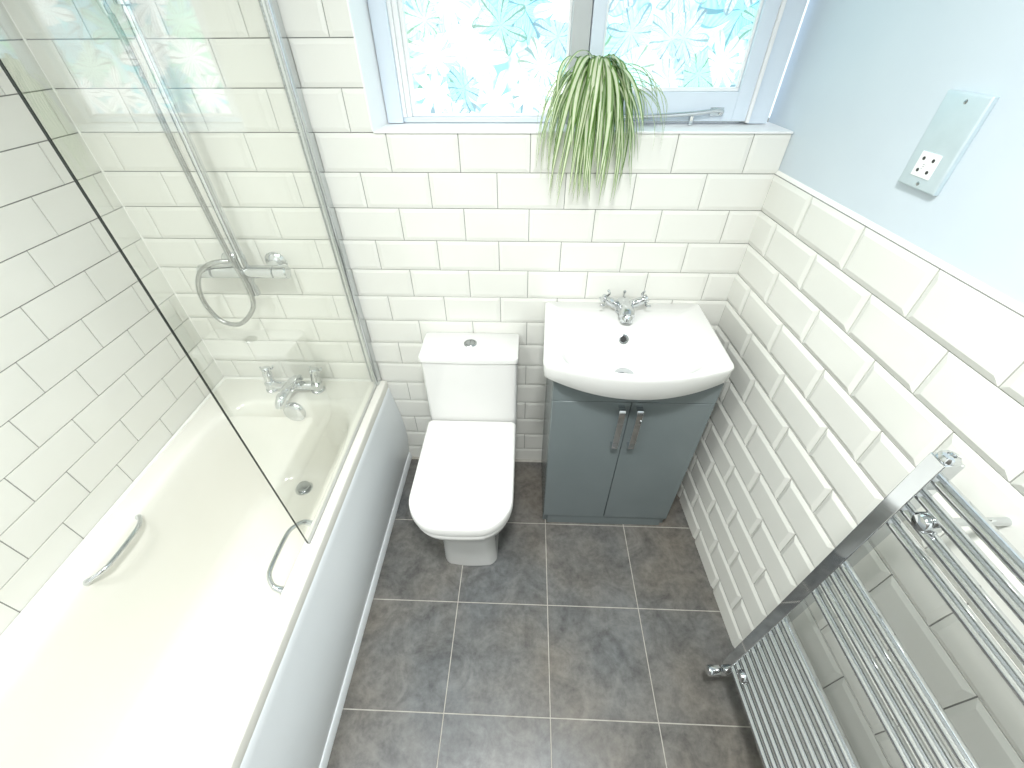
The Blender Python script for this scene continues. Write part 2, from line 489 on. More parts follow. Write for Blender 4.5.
# floor
floor = struct('floor', bbox(XL - 0.1, XR + 0.25, YF - 0.1, 0.1, -0.1, -0.0012), M['floor_grout'], smooth=False, label='slate grey square floor tiles with pale grout')
bm = nb()
FT = 0.3333
for i in range(-5, 4):
    for j in range(-1, 6):
        x0 = 0.097 + i * FT; y1 = -(0.347 + (j - 1) * FT)
        if j == -1: continue
        a0, a1 = max(x0 + 0.0016, XL), min(x0 + FT - 0.0016, 0.84)
        b0, b1 = max(y1 - FT + 0.0016, YF), min(y1 - 0.0016, T0)
        if a1 - a0 > 0.01 and b1 - b0 > 0.005: box(bm, a0, a1, b0, b1, -0.01, 0.0)
part('floor_tiles', bm, M['slate'], floor, smooth=False, bevel=0.0006, seg=1)

# ------------------------------------------------------------ window
def ywall(y): return XR + 0.0085 - RA * y      # x of the painted wall plane
win = struct('window_1', bbox(-0.4205, -0.3745, REV, 0.16, ZS + 0.006, WTOP), M['frame_paint'], bevel=0.002,
             label='white timber window with leaf patterned obscure glass')
def wp(name, m, *boxes, bevel=0.0015, parent=None, label=None):
    bm = nb()
    for b in boxes: box(bm, *b)
    o = part(name, bm, m, parent or win, bevel=bevel)
    if label: o['label'] = label
    return o
G0, G1, GB = -0.337, 0.092, 1.431
R0_, R1_, RB = 0.190, 0.560, 1.496
wp('outer_frame', M['frame_paint'], (-0.3745, 0.10, REV + 0.012, 0.16, ZS + 0.006, 1.424), (0.616, 0.672, REV - 0.004, 0.16, ZS + 0.006, WTOP),
   (-0.4205, 0.672, REV, 0.16, WTOP - 0.04, WTOP))
wp('glazing_bead', M['white_paint'], (-0.3745, -0.364, REV + 0.008, 0.15, 1.424, WTOP - 0.04), (-0.364, -0.350, REV + 0.016, 0.15, 1.424, WTOP - 0.04),
   (-0.350, G0, REV + 0.026, 0.15, GB, WTOP - 0.04), (-0.350, G1, REV + 0.026, 0.15, 1.424, GB), (0.092, 0.100, REV + 0.02, 0.15, 1.424, WTOP - 0.04))
wp('mullion', M['shaded_mullion_paint'], (0.100, 0.148, REV - 0.006, 0.16, ZS + 0.006, WTOP - 0.04))
wp('casement', M['frame_paint'], (0.150, 0.183, REV - 0.012, 0.15, 1.418, WTOP - 0.05), (0.567, 0.606, REV - 0.012, 0.15, 1.418, WTOP - 0.05),
   (0.183, 0.567, REV - 0.012, 0.15, 1.418, 1.487), (0.183, 0.567, REV - 0.012, 0.15, WTOP - 0.11, WTOP - 0.05))
wp('casement_bead', M['white_paint'], (0.183, R0_, REV - 0.002, 0.15, RB, WTOP - 0.11), (R1_, 0.567, REV - 0.002, 0.15, RB, WTOP - 0.11),
   (0.183, 0.567, REV - 0.002, 0.15, 1.487, RB), (0.606, 0.616, REV - 0.018, 0.15, ZS + 0.010, WTOP - 0.04))
wp('pane', M['pane'], (G0, G1, REV + 0.036, REV + 0.042, GB, WTOP - 0.04), bevel=0)
wp('pane', M['pane'], (R0_, R1_, REV + 0.010, REV + 0.016, RB, WTOP - 0.11), bevel=0)
bm = nb()
tube(bm, smooth_path([(0.215, 0.078, 1.428), (0.30, 0.076, 1.431), (0.44, 0.074, 1.438), (0.515, 0.074, 1.446), (0.530, 0.076, 1.443), (0.527, 0.078, 1.436)], 6), 0.0060, 12)
box(bm, 0.50, 0.535, 0.080, 0.088, 1.432, 1.452)
box(bm, 0.446, 0.454, 0.072, 0.088, 1.4098, 1.432)
part('casement_stay', bm, M['chrome'], win, label='long chrome casement stay')
# sill board and reveals
bm = nb()
pts = [(WX0 - 0.001, -0.0045), (0.7035, -0.0045), (ywall(0) + 0.0, 0.0), (ywall(0.135) - 0.0005, 0.135), (WX0 + 0.014, 0.135), (WX0 - 0.001, 0.0)]
loft(bm, [ring(pts, ZS - 0.0010), ring(pts, ZS + 0.0045)])
sill = struct('trim_1', bm, M['white_paint'], bevel=0.001, label='white window sill board')
bm = nb()
loft(bm, [[(WX0, -0.003, z), (WX0 + 0.0135, REV + 0.01, z), (WX0 + 0.0135, 0.16, z), (WX0 - 0.004, 0.16, z), (WX0 - 0.004, -0.003, z)] for z in (ZS + 0.0045, WTOP)])
struct('trim_2', bm, M['white_paint'], smooth=False, label='white window reveal on the bath side')

# ------------------------------------------------------------ bath
RZ = 0.50
bath = thing('bathtub', 'long white bath along the tiled wall with chrome grips', 'bathtub', (-0.93, -0.85, 0))
BX0, BX1, BY0, BY1 = XL + 0.0015, -0.5835, -1.70, -0.0015
cx, cy = -0.915, -0.86
outer = [(BX1, BY1), (BX0, BY1), (BX0, BY0), (BX1, BY0)]
angs = [k * 2 * PI / 180 for k in range(180)] + [math.atan2(y - cy, x - cx) % (2 * PI) for x, y in outer]
angs = sorted(set(round(a, 6) for a in angs))
def sup(hx, ya, yb, n, angs=angs, c=(cx, cy)):
    """superellipse-ish tub section between y=ya (tap end) and y=yb, centred on c"""
    out = []
    for a in angs:
        ca, sa = math.cos(a), math.sin(a)
        hy = (ya - c[1]) if sa > 0 else (c[1] - yb)
        r = (abs(ca / hx) ** n + abs(sa / hy) ** n) ** (-1 / n)
        out.append((c[0] + ca * r, c[1] + sa * r))
    return out
def inset_outer(d):
    return radial([(BX1 - d, BY1 - d), (BX0 + d, BY1 - d), (BX0 + d, BY0 + d), (BX1 - d, BY0 + d)], (cx, cy), angs)
rings = [ring(inset_outer(0.012), RZ - 0.040), ring(inset_outer(0), RZ - 0.040), ring(inset_outer(0), RZ - 0.006), ring(inset_outer(0.002), RZ - 0.0015), ring(inset_outer(0.006), RZ)]
rings.append(ring(sup(0.292, -0.125, -1.625, 6), RZ))
for hx, ya, yb, n, z in ((0.286, -0.131, -1.617, 6, RZ - 0.001), (0.279, -0.139, -1.607, 6, RZ - 0.006), (0.272, -0.147, -1.597, 6, RZ - 0.016),
                         (0.266, -0.153, -1.580, 5.5, 0.46), (0.250, -0.163, -1.54, 5, 0.38), (0.232, -0.175, -1.49, 4.5, 0.29), (0.214, -0.190, -1.44, 4.2, 0.21),
                         (0.200, -0.203, -1.40, 4, 0.165), (0.184, -0.218, -1.37, 4, 0.140), (0.160, -0.240, -1.34, 4, 0.126), (0.12, -0.29, -1.28, 3.5, 0.120),
                         (0.05, -0.50, -1.1, 3, 0.117)):
    rings.append(ring(sup(hx, ya, yb, n), z))
bm = nb(); loft(bm, rings, cap0=False, cap1=True)
part('tub', bm, M['acrylic'], bath, ang=50)
# sealant along the walls
bm = nb()
for a, b in (((XL + 0.0065, -0.008, RZ), (XL + 0.0065, -1.70, RZ)), ((XL + 0.0065, -0.0075, RZ), (BX1 - 0.04, -0.0075, RZ))):
    tube(bm, [a, b], 0.006, 8)
part('sealant_bead', bm, M['silicone'], bath)
def grip(side):
    bm = nb()
    xr = -0.645 if side > 0 else -1.199
    s = -1 if side > 0 else 1
    ya, yb = -0.655, -0.855
    path = smooth_path([(xr + s * 0.001, ya, 0.478), (xr + s * 0.022, ya - 0.004, 0.492), (xr + s * 0.044, ya - 0.030, 0.498), (xr + s * 0.050, -0.72, 0.499),
                        (xr + s * 0.050, -0.79, 0.499), (xr + s * 0.044, yb + 0.030, 0.498), (xr + s * 0.022, yb + 0.004, 0.492), (xr + s * 0.001, yb, 0.478)], 8)
    n = len(path)
    rr = [0.0105 if (i < 6 or i > n - 7) else 0.0065 for i in range(n)]
    rr = [sum(rr[max(0, i - 4):i + 5]) / len(rr[max(0, i - 4):i + 5]) for i in range(n)]
    tube(bm, path, rr, 12)
    for y in (ya, yb): lathe(bm, [(0.013, -0.004), (0.013, 0.003), (0.010, 0.006)], (xr + s * -0.002, y, 0.476), (s, 0, 0.35))
    return bm
part('grab_handle', grip(1), M['chrome'], bath, label='chrome grip on the side by the glass screen')
part('grab_handle', grip(-1), M['chrome'], bath, label='chrome grip on the side by the tiled wall')
bm = nb(); lathe(bm, [(0.042, -0.006), (0.044, 0.004), (0.042, 0.009), (0.032, 0.015), (0.016, 0.018), (0.001, 0.019)], (-0.922, -0.155, 0.456), (0, -1, 0.12), 36)
part('overflow_cover', bm, M['chrome'], bath, label='round chrome overflow cover')
bm = nb(); lathe(bm, [(0.036, 0), (0.036, 0.003), (0.030, 0.004), (0.022, 0.001)], (-0.942, -0.285, 0.1205), (0, 0, 1), 36)
wr = part('waste_ring', bm, M['chrome'], bath)
bm = nb(); lathe(bm, [(0.024, 0.003), (0.026, 0.014), (0.025, 0.019), (0.020, 0.021), (0.001, 0.022)], (-0.942, -0.285, 0.1205), (0, 0, 1), 36)
part('plug', bm, M['satin'], bath, label='chrome click plug')

# bath panel
prof = [(-0.602, 0.45), (-0.5845, 0.4595), (-0.5815, 0.455), (-0.5785, 0.43), (-0.5715, 0.38), (-0.5600, 0.30), (-0.5535, 0.22), (-0.5530, 0.16), (-0.5580, 0.09), (-0.5640, 0.042), (-0.60, 0.042)]
sp = [(p[0], p[1]) for p in prof]
bm = nb(); loft(bm, [[(x, y, z) for x, z in sp] for y in (-0.002, -0.3, -0.6, -0.9, -1.2, -1.5, -1.70)])
sidep = part('side_panel', bm, M['panel'], bath, ang=30, label='glossy white side panel of the bath')
bm = nb()
pf = [(-0.60, 0.001), (-0.5555, 0.001), (-0.5555, 0.008), (-0.5590, 0.034), (-0.5620, 0.0395), (-0.5660, 0.041), (-0.60, 0.041)]
loft(bm, [[(x, y, z) for x, z in pf] for y in (-0.003, -1.70)])
part('bottom_trim', bm, M['panel'], sidep, bevel=0.0012)

# bath filler tap
bt = thing('bath_filler_tap', 'chrome bath filler with two cross handles on the bath rim', 'tap', (-0.94, -0.07, RZ))
bm = nb()
for x in (-1.032, -0.845):
    lathe(bm, [(0.027, 0.0006), (0.027, 0.006), (0.022, 0.010), (0.022, 0.038), (0.016, 0.044)], (x, -0.072, RZ), (0, 0, 1), 24)
tube(bm, smooth_path([(-1.032, -0.072, RZ + 0.026), (-0.99, -0.076, RZ + 0.026), (-0.94, -0.082, RZ + 0.028), (-0.89, -0.076, RZ + 0.026), (-0.845, -0.072, RZ + 0.026)], 6), 0.020, 18)
part('tap_body', bm, M['chrome'], bt)
bm = nb(); tube(bm, smooth_path([(-0.925, -0.065, RZ + 0.042), (-0.928, -0.100, RZ + 0.050), (-0.934, -0.150, RZ + 0.046), (-0.940, -0.182, RZ + 0.032), (-0.941, -0.190, RZ + 0.014)], 8),
    [0.024] * 10 + [0.022] * 12 + [0.020] * 11, 18)
part('spout', bm, M['chrome'], bt)
bm = nb(); tube(bm, smooth_path([(-0.905, -0.060, RZ + 0.050), (-0.902, -0.072, RZ + 0.072), (-0.906, -0.110, RZ + 0.076), (-0.915, -0.150, RZ + 0.070)], 6), [0.008] * 6 + [0.006] * 13, 12)
part('diverter_lever', bm, M['chrome'], bt)
def tap_handle(base, axis, L=0.042, r=0.015, prong=0.022):
    bm = nb(); ax = Vector(axis).normalized(); b = Vector(base)
    lathe(bm, [(r * 0.8, 0), (r, 0.006), (r, L * 0.55), (r * 0.85, L * 0.8), (r * 1.05, L * 0.9), (r * 0.9, L), (r * 0.3, L + 0.002)], b, ax, 20)
    up = Vector((0, 0, 1)); u = ax.cross(up).normalized(); v = ax.cross(u)
    for k in range(3):
        a = k * 2 * PI / 3 + 0.6
        d = u * math.cos(a) + v * math.sin(a)
        c0 = b + ax * (L * 0.86)
        tube(bm, smooth_path([c0 + d * r * 0.6, c0 + d * (r + prong * 0.45) - ax * 0.004, c0 + d * (r + prong * 0.85) - ax * 0.001, c0 + d * (r + prong) + ax * 0.004], 5), 0.0036, 8)
        bmesh.ops.create_uvsphere(bm, u_segments=8, v_segments=6, radius=0.0048, matrix=Matrix.Translation(c0 + d * (r + prong) + ax * 0.005))
    return bm
part('tap_handle', tap_handle((-1.034, -0.070, RZ + 0.040), (-0.04, 0.25, 1), L=0.062, r=0.0175, prong=0.009), M['chrome'], bt)
part('tap_handle', tap_handle((-0.843, -0.070, RZ + 0.040), (0.04, 0.25, 1), L=0.062, r=0.0175, prong=0.009), M['chrome'], bt)

# ------------------------------------------------------------ shower screen
SX = -0.6165
sc = thing('shower_screen', 'clear glass shower screen standing on the bath edge', 'shower screen', (SX, -0.37, RZ + 0.003))
GT = 2.05
part('glass_panel', bbox(SX - 0.002, SX + 0.002, -0.733, -0.014, RZ + 0.008, GT), M['glass'], sc, smooth=False)
part('glass_edge', bbox(SX - 0.0021, SX + 0.0021, -0.7345, -0.7332, RZ + 0.008, GT), M['glass_edge'], sc, smooth=False, label='dark free edge of the glass')
bm = nb()
box(bm, SX - 0.011, SX + 0.012, -0.034, -0.002, RZ + 0.001, GT + 0.01)
box(bm, SX - 0.019, SX - 0.009, -0.020, -0.002, RZ + 0.001, GT + 0.01)
tube(bm, [(SX + 0.004, -0.034, RZ + 0.001), (SX + 0.004, -0.034, GT + 0.01)], 0.007, 14)
M['profile'] = noise_mat('polished_profile', (0.62, 0.65, 0.66), (0.68, 0.70, 0.71), 2, 0.12, metal=1.0)
part('wall_profile', bm, M['profile'], sc, bevel=0.0015, label='polished aluminium wall profile')
bm = nb()
z = RZ + 0.004
tube(bm, [(SX - 0.022, -0.012, z), (SX - 0.022, -0.012, GT)], 0.0055, 10)
for i in range(0, int((GT - z) / 0.009)):
    zz = z + i * 0.009
    tube(bm, [(SX - 0.022, -0.012, zz), (SX - 0.022, -0.012, zz + 0.0035)], 0.0068, 8)
part('ribbed_seal', bm, M['satin'], sc)
part('bottom_seal', bbox(SX - 0.0045, SX + 0.0045, -0.733, -0.036, RZ + 0.0005, RZ + 0.0085), mat('grey_seal', (0.45, 0.45, 0.43), 0.4), sc, bevel=0.001, label='grey rubber strip under the glass')

# ------------------------------------------------------------ shower mixer and rail
sh = thing('shower', 'chrome bar shower with riser rail and looping hose over the bath', 'shower', (-0.94, -0.05, 1.0))
MZ, MY = 1.012, -0.058
bm = nb()
lathe(bm, [(0.019, 0), (0.0215, 0.002), (0.0215, 0.200), (0.019, 0.202)], (-1.042, MY, MZ), (1, 0, 0), 28)
part('mixer_body', bm, M['chrome'], sh)
for x0, s in ((-1.045, -1), (-0.837, 1)):
    bm = nb(); lathe(bm, [(0.018, 0), (0.0225, 0.003), (0.0225, 0.040), (0.019, 0.044), (0.001, 0.045)], (x0, MY, MZ), (s, 0, 0), 28)
    part('control_knob', bm, M['chrome'], sh)
for x in (-1.005, -0.855):
    bm = nb()
    lathe(bm, [(0.036, 0), (0.037, 0.004), (0.030, 0.014), (0.018, 0.020), (0.015, 0.055)], (x, -0.0005, MZ + 0.010), (0, -1, -0.1), 28)
    part('wall_rosette', bm, M['chrome'], sh)
bm = nb(); lathe(bm, [(0.015, 0), (0.015, 0.014), (0.011, 0.018), (0.011, 0.035), (0.014, 0.037), (0.014, 0.066), (0.011, 0.068)], (-0.936, MY, MZ - 0.018), (0.05, 0, -1), 20)
part('outlet_stub', bm, M['chrome'], sh)
bm = nb()
tube(bm, [(-0.934, MY, MZ + 0.015), (-0.934, MY, 1.95)], 0.0130, 20)
tube(bm, [(-0.934, MY, MZ + 0.02), (-0.934, MY, MZ + 0.055)], 0.0155, 20)
tube(bm, smooth_path([(-0.934, MY, 1.95), (-0.940, MY - 0.02, 1.99), (-0.940, MY - 0.08, 2.0), (-0.940, MY - 0.30, 2.0)], 6), 0.0115, 16)
part('riser_rail', bm, M['chrome'], sh)
bm = nb(); lathe(bm, [(0.012, 0.03), (0.02, 0.02), (0.10, 0.008), (0.10, 0), (0.09, -0.002)], (-0.940, MY - 0.30, 1.965), (0, 0, 1), 36)
part('rain_head', bm, M['chrome'], sh)
bm = nb()
lathe(bm, [(0.016, 0), (0.022, 0.003), (0.022, 0.045), (0.016, 0.048)], (-0.934, MY, 1.668), (0, 0, 1), 24)
tube(bm, [(-0.934, MY, 1.69), (-0.955, MY - 0.045, 1.70)], 0.014, 16)
part('slider', bm, M['chrome'], sh)
bm = nb()
tube(bm, smooth_path([(-0.962, MY - 0.030, 1.655), (-0.955, MY - 0.047, 1.70), (-0.945, MY - 0.075, 1.77), (-0.94, MY - 0.105, 1.83)], 6), [0.009] * 4 + [0.012] * 15, 16)
lathe(bm, [(0.018, 0.02), (0.045, 0.010), (0.050, 0), (0.044, -0.006), (0.001, -0.007)], (-0.94, MY - 0.118, 1.84), (0, 0.55, 0.8), 32)
part('hand_shower', bm, M['chrome'], sh)
bm = nb()
hp = [(-0.958, MY - 0.030, 1.655), (-0.960, MY - 0.022, 1.58), (-0.962, MY - 0.020, 1.40), (-0.956, MY - 0.022, 1.20), (-0.946, MY - 0.026, 1.062), (-0.936, MY - 0.024, 0.985), (-0.944, MY - 0.022, 0.905),
      (-0.985, MY - 0.020, 0.850), (-1.040, MY - 0.018, 0.815), (-1.095, MY - 0.016, 0.828), (-1.122, MY - 0.014, 0.885), (-1.118, MY - 0.014, 0.950), (-1.080, MY - 0.020, 1.014), (-1.030, MY - 0.018, 1.046), (-0.985, MY - 0.004, 1.050), (-0.965, MY + 0.014, 1.040), (-0.958, MY + 0.018, 1.015)]
tube(bm, smooth_path(hp, 9), 0.0078, 12)
part('hose', bm, M['hose'], sh, label='flexible metal hose hanging in a loop')

# ------------------------------------------------------------ toilet
to = thing('toilet', 'white close coupled toilet with closed lid below the window', 'toilet', (-0.205, -0.35, 0))
X0, X1 = -0.386, -0.034
def seat_o(d, yb=-0.160, yf=-0.618): return rrect(X0 + d, X1 - d, yf + d, yb - d * 0.5, 0.016, 0.105, 10, bow=0.018)
bm = nb()
loft(bm, [ring(seat_o(0.008), 0.3905), ring(seat_o(0.001), 0.392), ring(seat_o(0.0), 0.398), ring(seat_o(0.001), 0.425), ring(seat_o(0.004), 0.431), ring(seat_o(0.010), 0.4345), ring(seat_o(0.04), 0.4355)])
part('lid', bm, M['seat'], to, ang=60)
bm = nb()
loft(bm, [ring(seat_o(0.012), 0.3625), ring(seat_o(0.005), 0.365), ring(seat_o(0.004), 0.384), ring(seat_o(0.008), 0.3885)])
part('seat_ring', bm, M['seat'], to, ang=60)
bm = nb()
loft(bm, [ring(rrect(-0.310, -0.100, -0.530, -0.012, 0.02, 0.030, 10, bow=0.012), 0.001),
          ring(rrect(-0.310, -0.100, -0.532, -0.012, 0.02, 0.030, 10, bow=0.012), 0.02),
          ring(rrect(-0.306, -0.104, -0.536, -0.012, 0.02, 0.035, 10, bow=0.012), 0.10),
          ring(rrect(-0.308, -0.102, -0.540, -0.012, 0.02, 0.045, 10, bow=0.012), 0.19),
          ring(rrect(-0.325, -0.087, -0.552, -0.012, 0.02, 0.06, 10, bow=0.012), 0.24),
          ring(rrect(-0.356, -0.064, -0.578, -0.012, 0.02, 0.08, 10, bow=0.014), 0.29),
          ring(rrect(-0.372, -0.048, -0.598, -0.012, 0.02, 0.095, 10, bow=0.016), 0.325),
          ring(rrect(-0.376, -0.044, -0.604, -0.012, 0.02, 0.10, 10, bow=0.017), 0.357),
          ring(rrect(-0.371, -0.049, -0.600, -0.015, 0.02, 0.10, 10, bow=0.017), 0.3615)])
part('pan', bm, M['ceramic'], to, ang=60)
def cis(xa, xb, yf, r=0.014): return rrect(xa, xb, yf, -0.004, 0.01, r, 8, bow=0.004)
bm = nb()
loft(bm, [ring(cis(-0.374, -0.038, -0.148), 0.362), ring(cis(-0.379, -0.034, -0.153), 0.372), ring(cis(-0.379, -0.033, -0.154), 0.45), ring(cis(-0.378, -0.032, -0.157), 0.60), ring(cis(-0.377, -0.031, -0.158), 0.7225)])
part('cistern', bm, M['ceramic'], to, ang=60)
bm = nb()
loft(bm, [ring(cis(-0.379, -0.030, -0.160), 0.7238), ring(cis(-0.382, -0.0275, -0.163), 0.7255), ring(cis(-0.382, -0.0275, -0.163), 0.741), ring(cis(-0.3805, -0.029, -0.1615), 0.7442), ring(cis(-0.377, -0.032, -0.158), 0.7455)])
part('cistern_lid', bm, M['ceramic'], to, ang=60)
bm = nb(); lathe(bm, [(0.024, 0), (0.024, 0.002), (0.022, 0.004), (0.018, 0.0035), (0.018, 0.001)], (-0.205, -0.072, 0.7455), (0, 0, 1), 36)
fb = part('flush_surround', bm, M['satin'], to)
for s in (-1, 1):
    bm = nb()
    pts = [(-0.205 + s * (0.0012 + 0.0155 * math.cos(-PI / 2 + k * PI / 14)), -0.072 + 0.0165 * math.sin(-PI / 2 + k * PI / 14)) for k in range(15)]
    loft(bm, [ring(pts, 0.7465), ring(pts, 0.7495)])
    part('flush_button', bm, M['satin'], to, bevel=0.0006)
for x in (-0.285, -0.125):
    bm = nb(); lathe(bm, [(0.006, -0.022), (0.007, -0.02), (0.007, 0.02), (0.006, 0.022)], (x, -0.1680, 0.372), (1, 0, 0), 16)
    part('hinge', bm, M['chrome'], to)

# ------------------------------------------------------------ vanity cabinet
vu = thing('vanity_cabinet', 'grey two door cabinet under the white wash basin', 'cabinet', (0.34, -0.17, 0))
CX0, CX1, CY = 0.085, 0.598, -0.327
bm = nb()
box(bm, CX0, CX0 + 0.018, CY, -0.006, 0.001, 0.812); box(bm, CX1 - 0.018, CX1, CY, -0.006, 0.001, 0.812)
box(bm, CX0 + 0.018, CX1 - 0.018, CY, -0.006, 0.06, 0.078); box(bm, CX0 + 0.018, CX1 - 0.018, -0.022, -0.006, 0.078, 0.812)
box(bm, CX0 + 0.018, CX1 - 0.018, CY, CY + 0.018, 0.760, 0.812)
part('carcass', bm, M['cabinet'], vu, smooth=False, bevel=0.0008)
part('plinth', bbox(CX0 + 0.018, CX1 - 0.018, CY - 0.012, CY + 0.006, 0.001, 0.058), M['cabinet'], vu, smooth=False, bevel=0.0008)
part('top_rail', bbox(CX0 + 0.001, CX1 - 0.001, CY - 0.018, CY - 0.0005, 0.7245, 0.808), M['cabinet'], vu, smooth=False, bevel=0.001)
DM = 0.337
for k, (a, b, hx) in enumerate(((CX0 + 0.001, DM - 0.0012, 0.306), (DM + 0.0012, CX1 - 0.001, 0.362))):
    d = part('cabinet_door', bbox(a, b, CY - 0.018, CY - 0.0005, 0.062, 0.722), M['cabinet'], vu, bevel=0.0015)
    bm = nb()
    y0 = CY - 0.018
    hp_ = smooth_path([(0, y0 + 0.001, 0.708), (0, y0 - 0.020, 0.707), (0, y0 - 0.027, 0.698), (0, y0 - 0.028, 0.62), (0, y0 - 0.027, 0.542), (0, y0 - 0.020, 0.533), (0, y0 + 0.001, 0.532)], 6)
    rg = []
    for i, p in enumerate(hp_):
        t = (hp_[min(i + 1, len(hp_) - 1)] - hp_[max(i - 1, 0)]).normalized(); nn = Vector((0, t.z, -t.y))
        rg.append([Vector((hx + sx_ * 0.0100, p.y, p.z)) + nn * sn * 0.0035 for sx_, sn in ((-1, -1), (1, -1), (1, 1), (-1, 1))])
    loft(bm, rg)
    h = part('handle', bm, M['chrome'], d, bevel=0.001)
# ------------------------------------------------------------ wash basin
wb = thing('wash_basin', 'white bow fronted wash basin on top of the grey cabinet', 'wash basin', (0.335, -0.2, 0.8))
BZ = 0.884
def bo(d, dy=0.0, bow=0.055):
    p = []
    # straight back edge, sides spreading a little to the front corners, bowed front
    xb0, xb1, xf0, xf1 = 0.063 + d, 0.603 - d, 0.050 + d, 0.602 - d
    yb, yf = -0.0025 - d * 0.3, -0.368 + d - dy
    rc = 0.022
    p += [(xb1, yb), (xb0, yb)]
    for k in range(1, 10): p.append((xb0 + (xf0 - xb0) * k / 10, yb + (yf + rc - yb) * k / 10))
    for k in range(9):
        a = PI + k / 8 * PI / 2 * 0.82
        p.append((xf0 + rc + rc * math.cos(a), yf + rc + rc * math.sin(a)))
    xs = p[-1][0]; ys = p[-1][1]
    xe = xf1 - (xs - xf0)
    for k in range(1, 32):
        t = k / 32; x = xs + (xe - xs) * t
        p.append((x, ys - bow * (1 - (2 * t - 1) ** 2) - dy * 0))
    q = []
    for k in range(9):
        a = PI + k / 8 * PI / 2 * 0.82
        q.append((xf1 - rc - rc * math.cos(a), yf + rc + rc * math.sin(a)))
    p += q[::-1]
    for k in range(1, 10)[::-1]: p.append((xb1 + (xf1 - xb1) * k / 10, yb + (yf + rc - yb) * k / 10))
    return p
bc = (0.320, -0.270)
poly0 = bo(0)
an = sorted(set([round(k * 2 * PI / 144, 6) for k in range(144)] + [round(math.atan2(y - bc[1], x - bc[0]) % (2 * PI), 6) for x, y in (poly0[0], poly0[1])]))
def rb(d, bow=0.055): return radial(bo(d, bow=bow), bc, an)
def bowl(hx, ya, yb, n, c=bc):
    out = []
    for a in an:
        ca, sa = math.cos(a), math.sin(a)
        hy = (ya - c[1]) if sa > 0 else (c[1] - yb)
        r = (abs(ca / hx) ** n + abs(sa / hy) ** n) ** (-1 / n)
        out.append((c[0] + ca * r, c[1] + sa * r))
    return out
def bottomring(d, zc, ze, bow=0.055):
    res = []
    for x, y in rb(d, bow):
        s = max(0, 1 - ((x - 0.33) / 0.28) ** 2) if y < -0.2 else 0
        res.append((x, y, ze + (zc - ze) * s))
    return res
rings = [ring(rb(0.11), 0.8135), bottomring(0.055, 0.8135, 0.8145), bottomring(0.028, 0.8100, 0.818), bottomring(0.010, 0.797, 0.825), bottomring(0.003, 0.803, 0.834), ring(rb(0.001), BZ - 0.018), ring(rb(0.0), BZ - 0.006), ring(rb(0.002), BZ - 0.0015), ring(rb(0.007), BZ)]
rings += [ring(bowl(0.228, -0.150, -0.405, 3.0), BZ - 0.001), ring(bowl(0.222, -0.158, -0.401, 2.9), BZ - 0.004), ring(bowl(0.214, -0.167, -0.395, 2.8), BZ - 0.012), ring(bowl(0.204, -0.182, -0.387, 2.7), BZ - 0.028),
          ring(bowl(0.186, -0.198, -0.372, 2.6), BZ - 0.052), ring(bowl(0.158, -0.212, -0.350, 2.5), BZ - 0.078), ring(bowl(0.118, -0.226, -0.325, 2.4), BZ - 0.097), ring(bowl(0.07, -0.240, -0.302, 2.2), BZ - 0.107),
          ring(bowl(0.024, -0.250, -0.290, 2), BZ - 0.110)]
bm = nb(); loft(bm, rings, cap0=False)
part('bowl', bm, M['ceramic'], wb, ang=55)
bm = nb(); lathe(bm, [(0.016, -0.002), (0.016, 0.002), (0.012, 0.0035), (0.0095, 0.001), (0.0095, -0.006)], (0.315, -0.1845, BZ - 0.031), (0, -1, 0.62), 24)
ov = part('overflow_ring', bm, M['satin'], wb)
bm = nb(); lathe(bm, [(0.0092, 0.0), (0.0092, 0.0012), (0.001, 0.0014)], (0.315, -0.1845, BZ - 0.031), (0, -1, 0.62), 20)
part('overflow_hole', bm, M['dark'], wb, label='dark overflow hole')
bm = nb(); lathe(bm, [(0.030, 0), (0.031, 0.003), (0.024, 0.004), (0.023, 0.007), (0.001, 0.009)], (0.316, -0.270, BZ - 0.1095), (0, 0, 1), 28)
part('waste_cover', bm, M['chrome'], wb)

tp = thing('basin_mixer_tap', 'chrome basin mixer with two angled cross handles on the wash basin', 'tap', (0.326, -0.06, BZ))
bm = nb()
TX = 0.326
lathe(bm, [(0.026, 0.0008), (0.026, 0.006), (0.021, 0.010), (0.020, 0.022), (0.026, 0.030), (0.025, 0.042), (0.014, 0.048)], (TX, -0.062, BZ), (0, 0, 1), 28)
tube(bm, smooth_path([(TX, -0.064, BZ + 0.028), (TX - 0.001, -0.095, BZ + 0.034), (TX - 0.002, -0.125, BZ + 0.032), (TX - 0.003, -0.142, BZ + 0.022), (TX - 0.003, -0.145, BZ + 0.012)], 7), [0.026] * 8 + [0.0245] * 12 + [0.020] * 9, 20)
part('tap_body', bm, M['chrome'], tp)
for s in (-1, 1):
    part('tap_handle', tap_handle((TX + s * 0.016, -0.064, BZ + 0.022), (s * 1.0, 0.05, 0.50), L=0.066, r=0.0145, prong=0.015), M['chrome'], tp)
bm = nb(); tube(bm, [(TX + 0.004, -0.026, BZ + 0.0008), (TX + 0.004, -0.026, BZ + 0.050)], 0.0022, 8)
lathe(bm, [(0.003, 0), (0.0052, 0.003), (0.0052, 0.009), (0.002, 0.012)], (TX + 0.004, -0.026, BZ + 0.048), (0, 0, 1), 14)
part('popup_rod', bm, M['chrome'], tp)

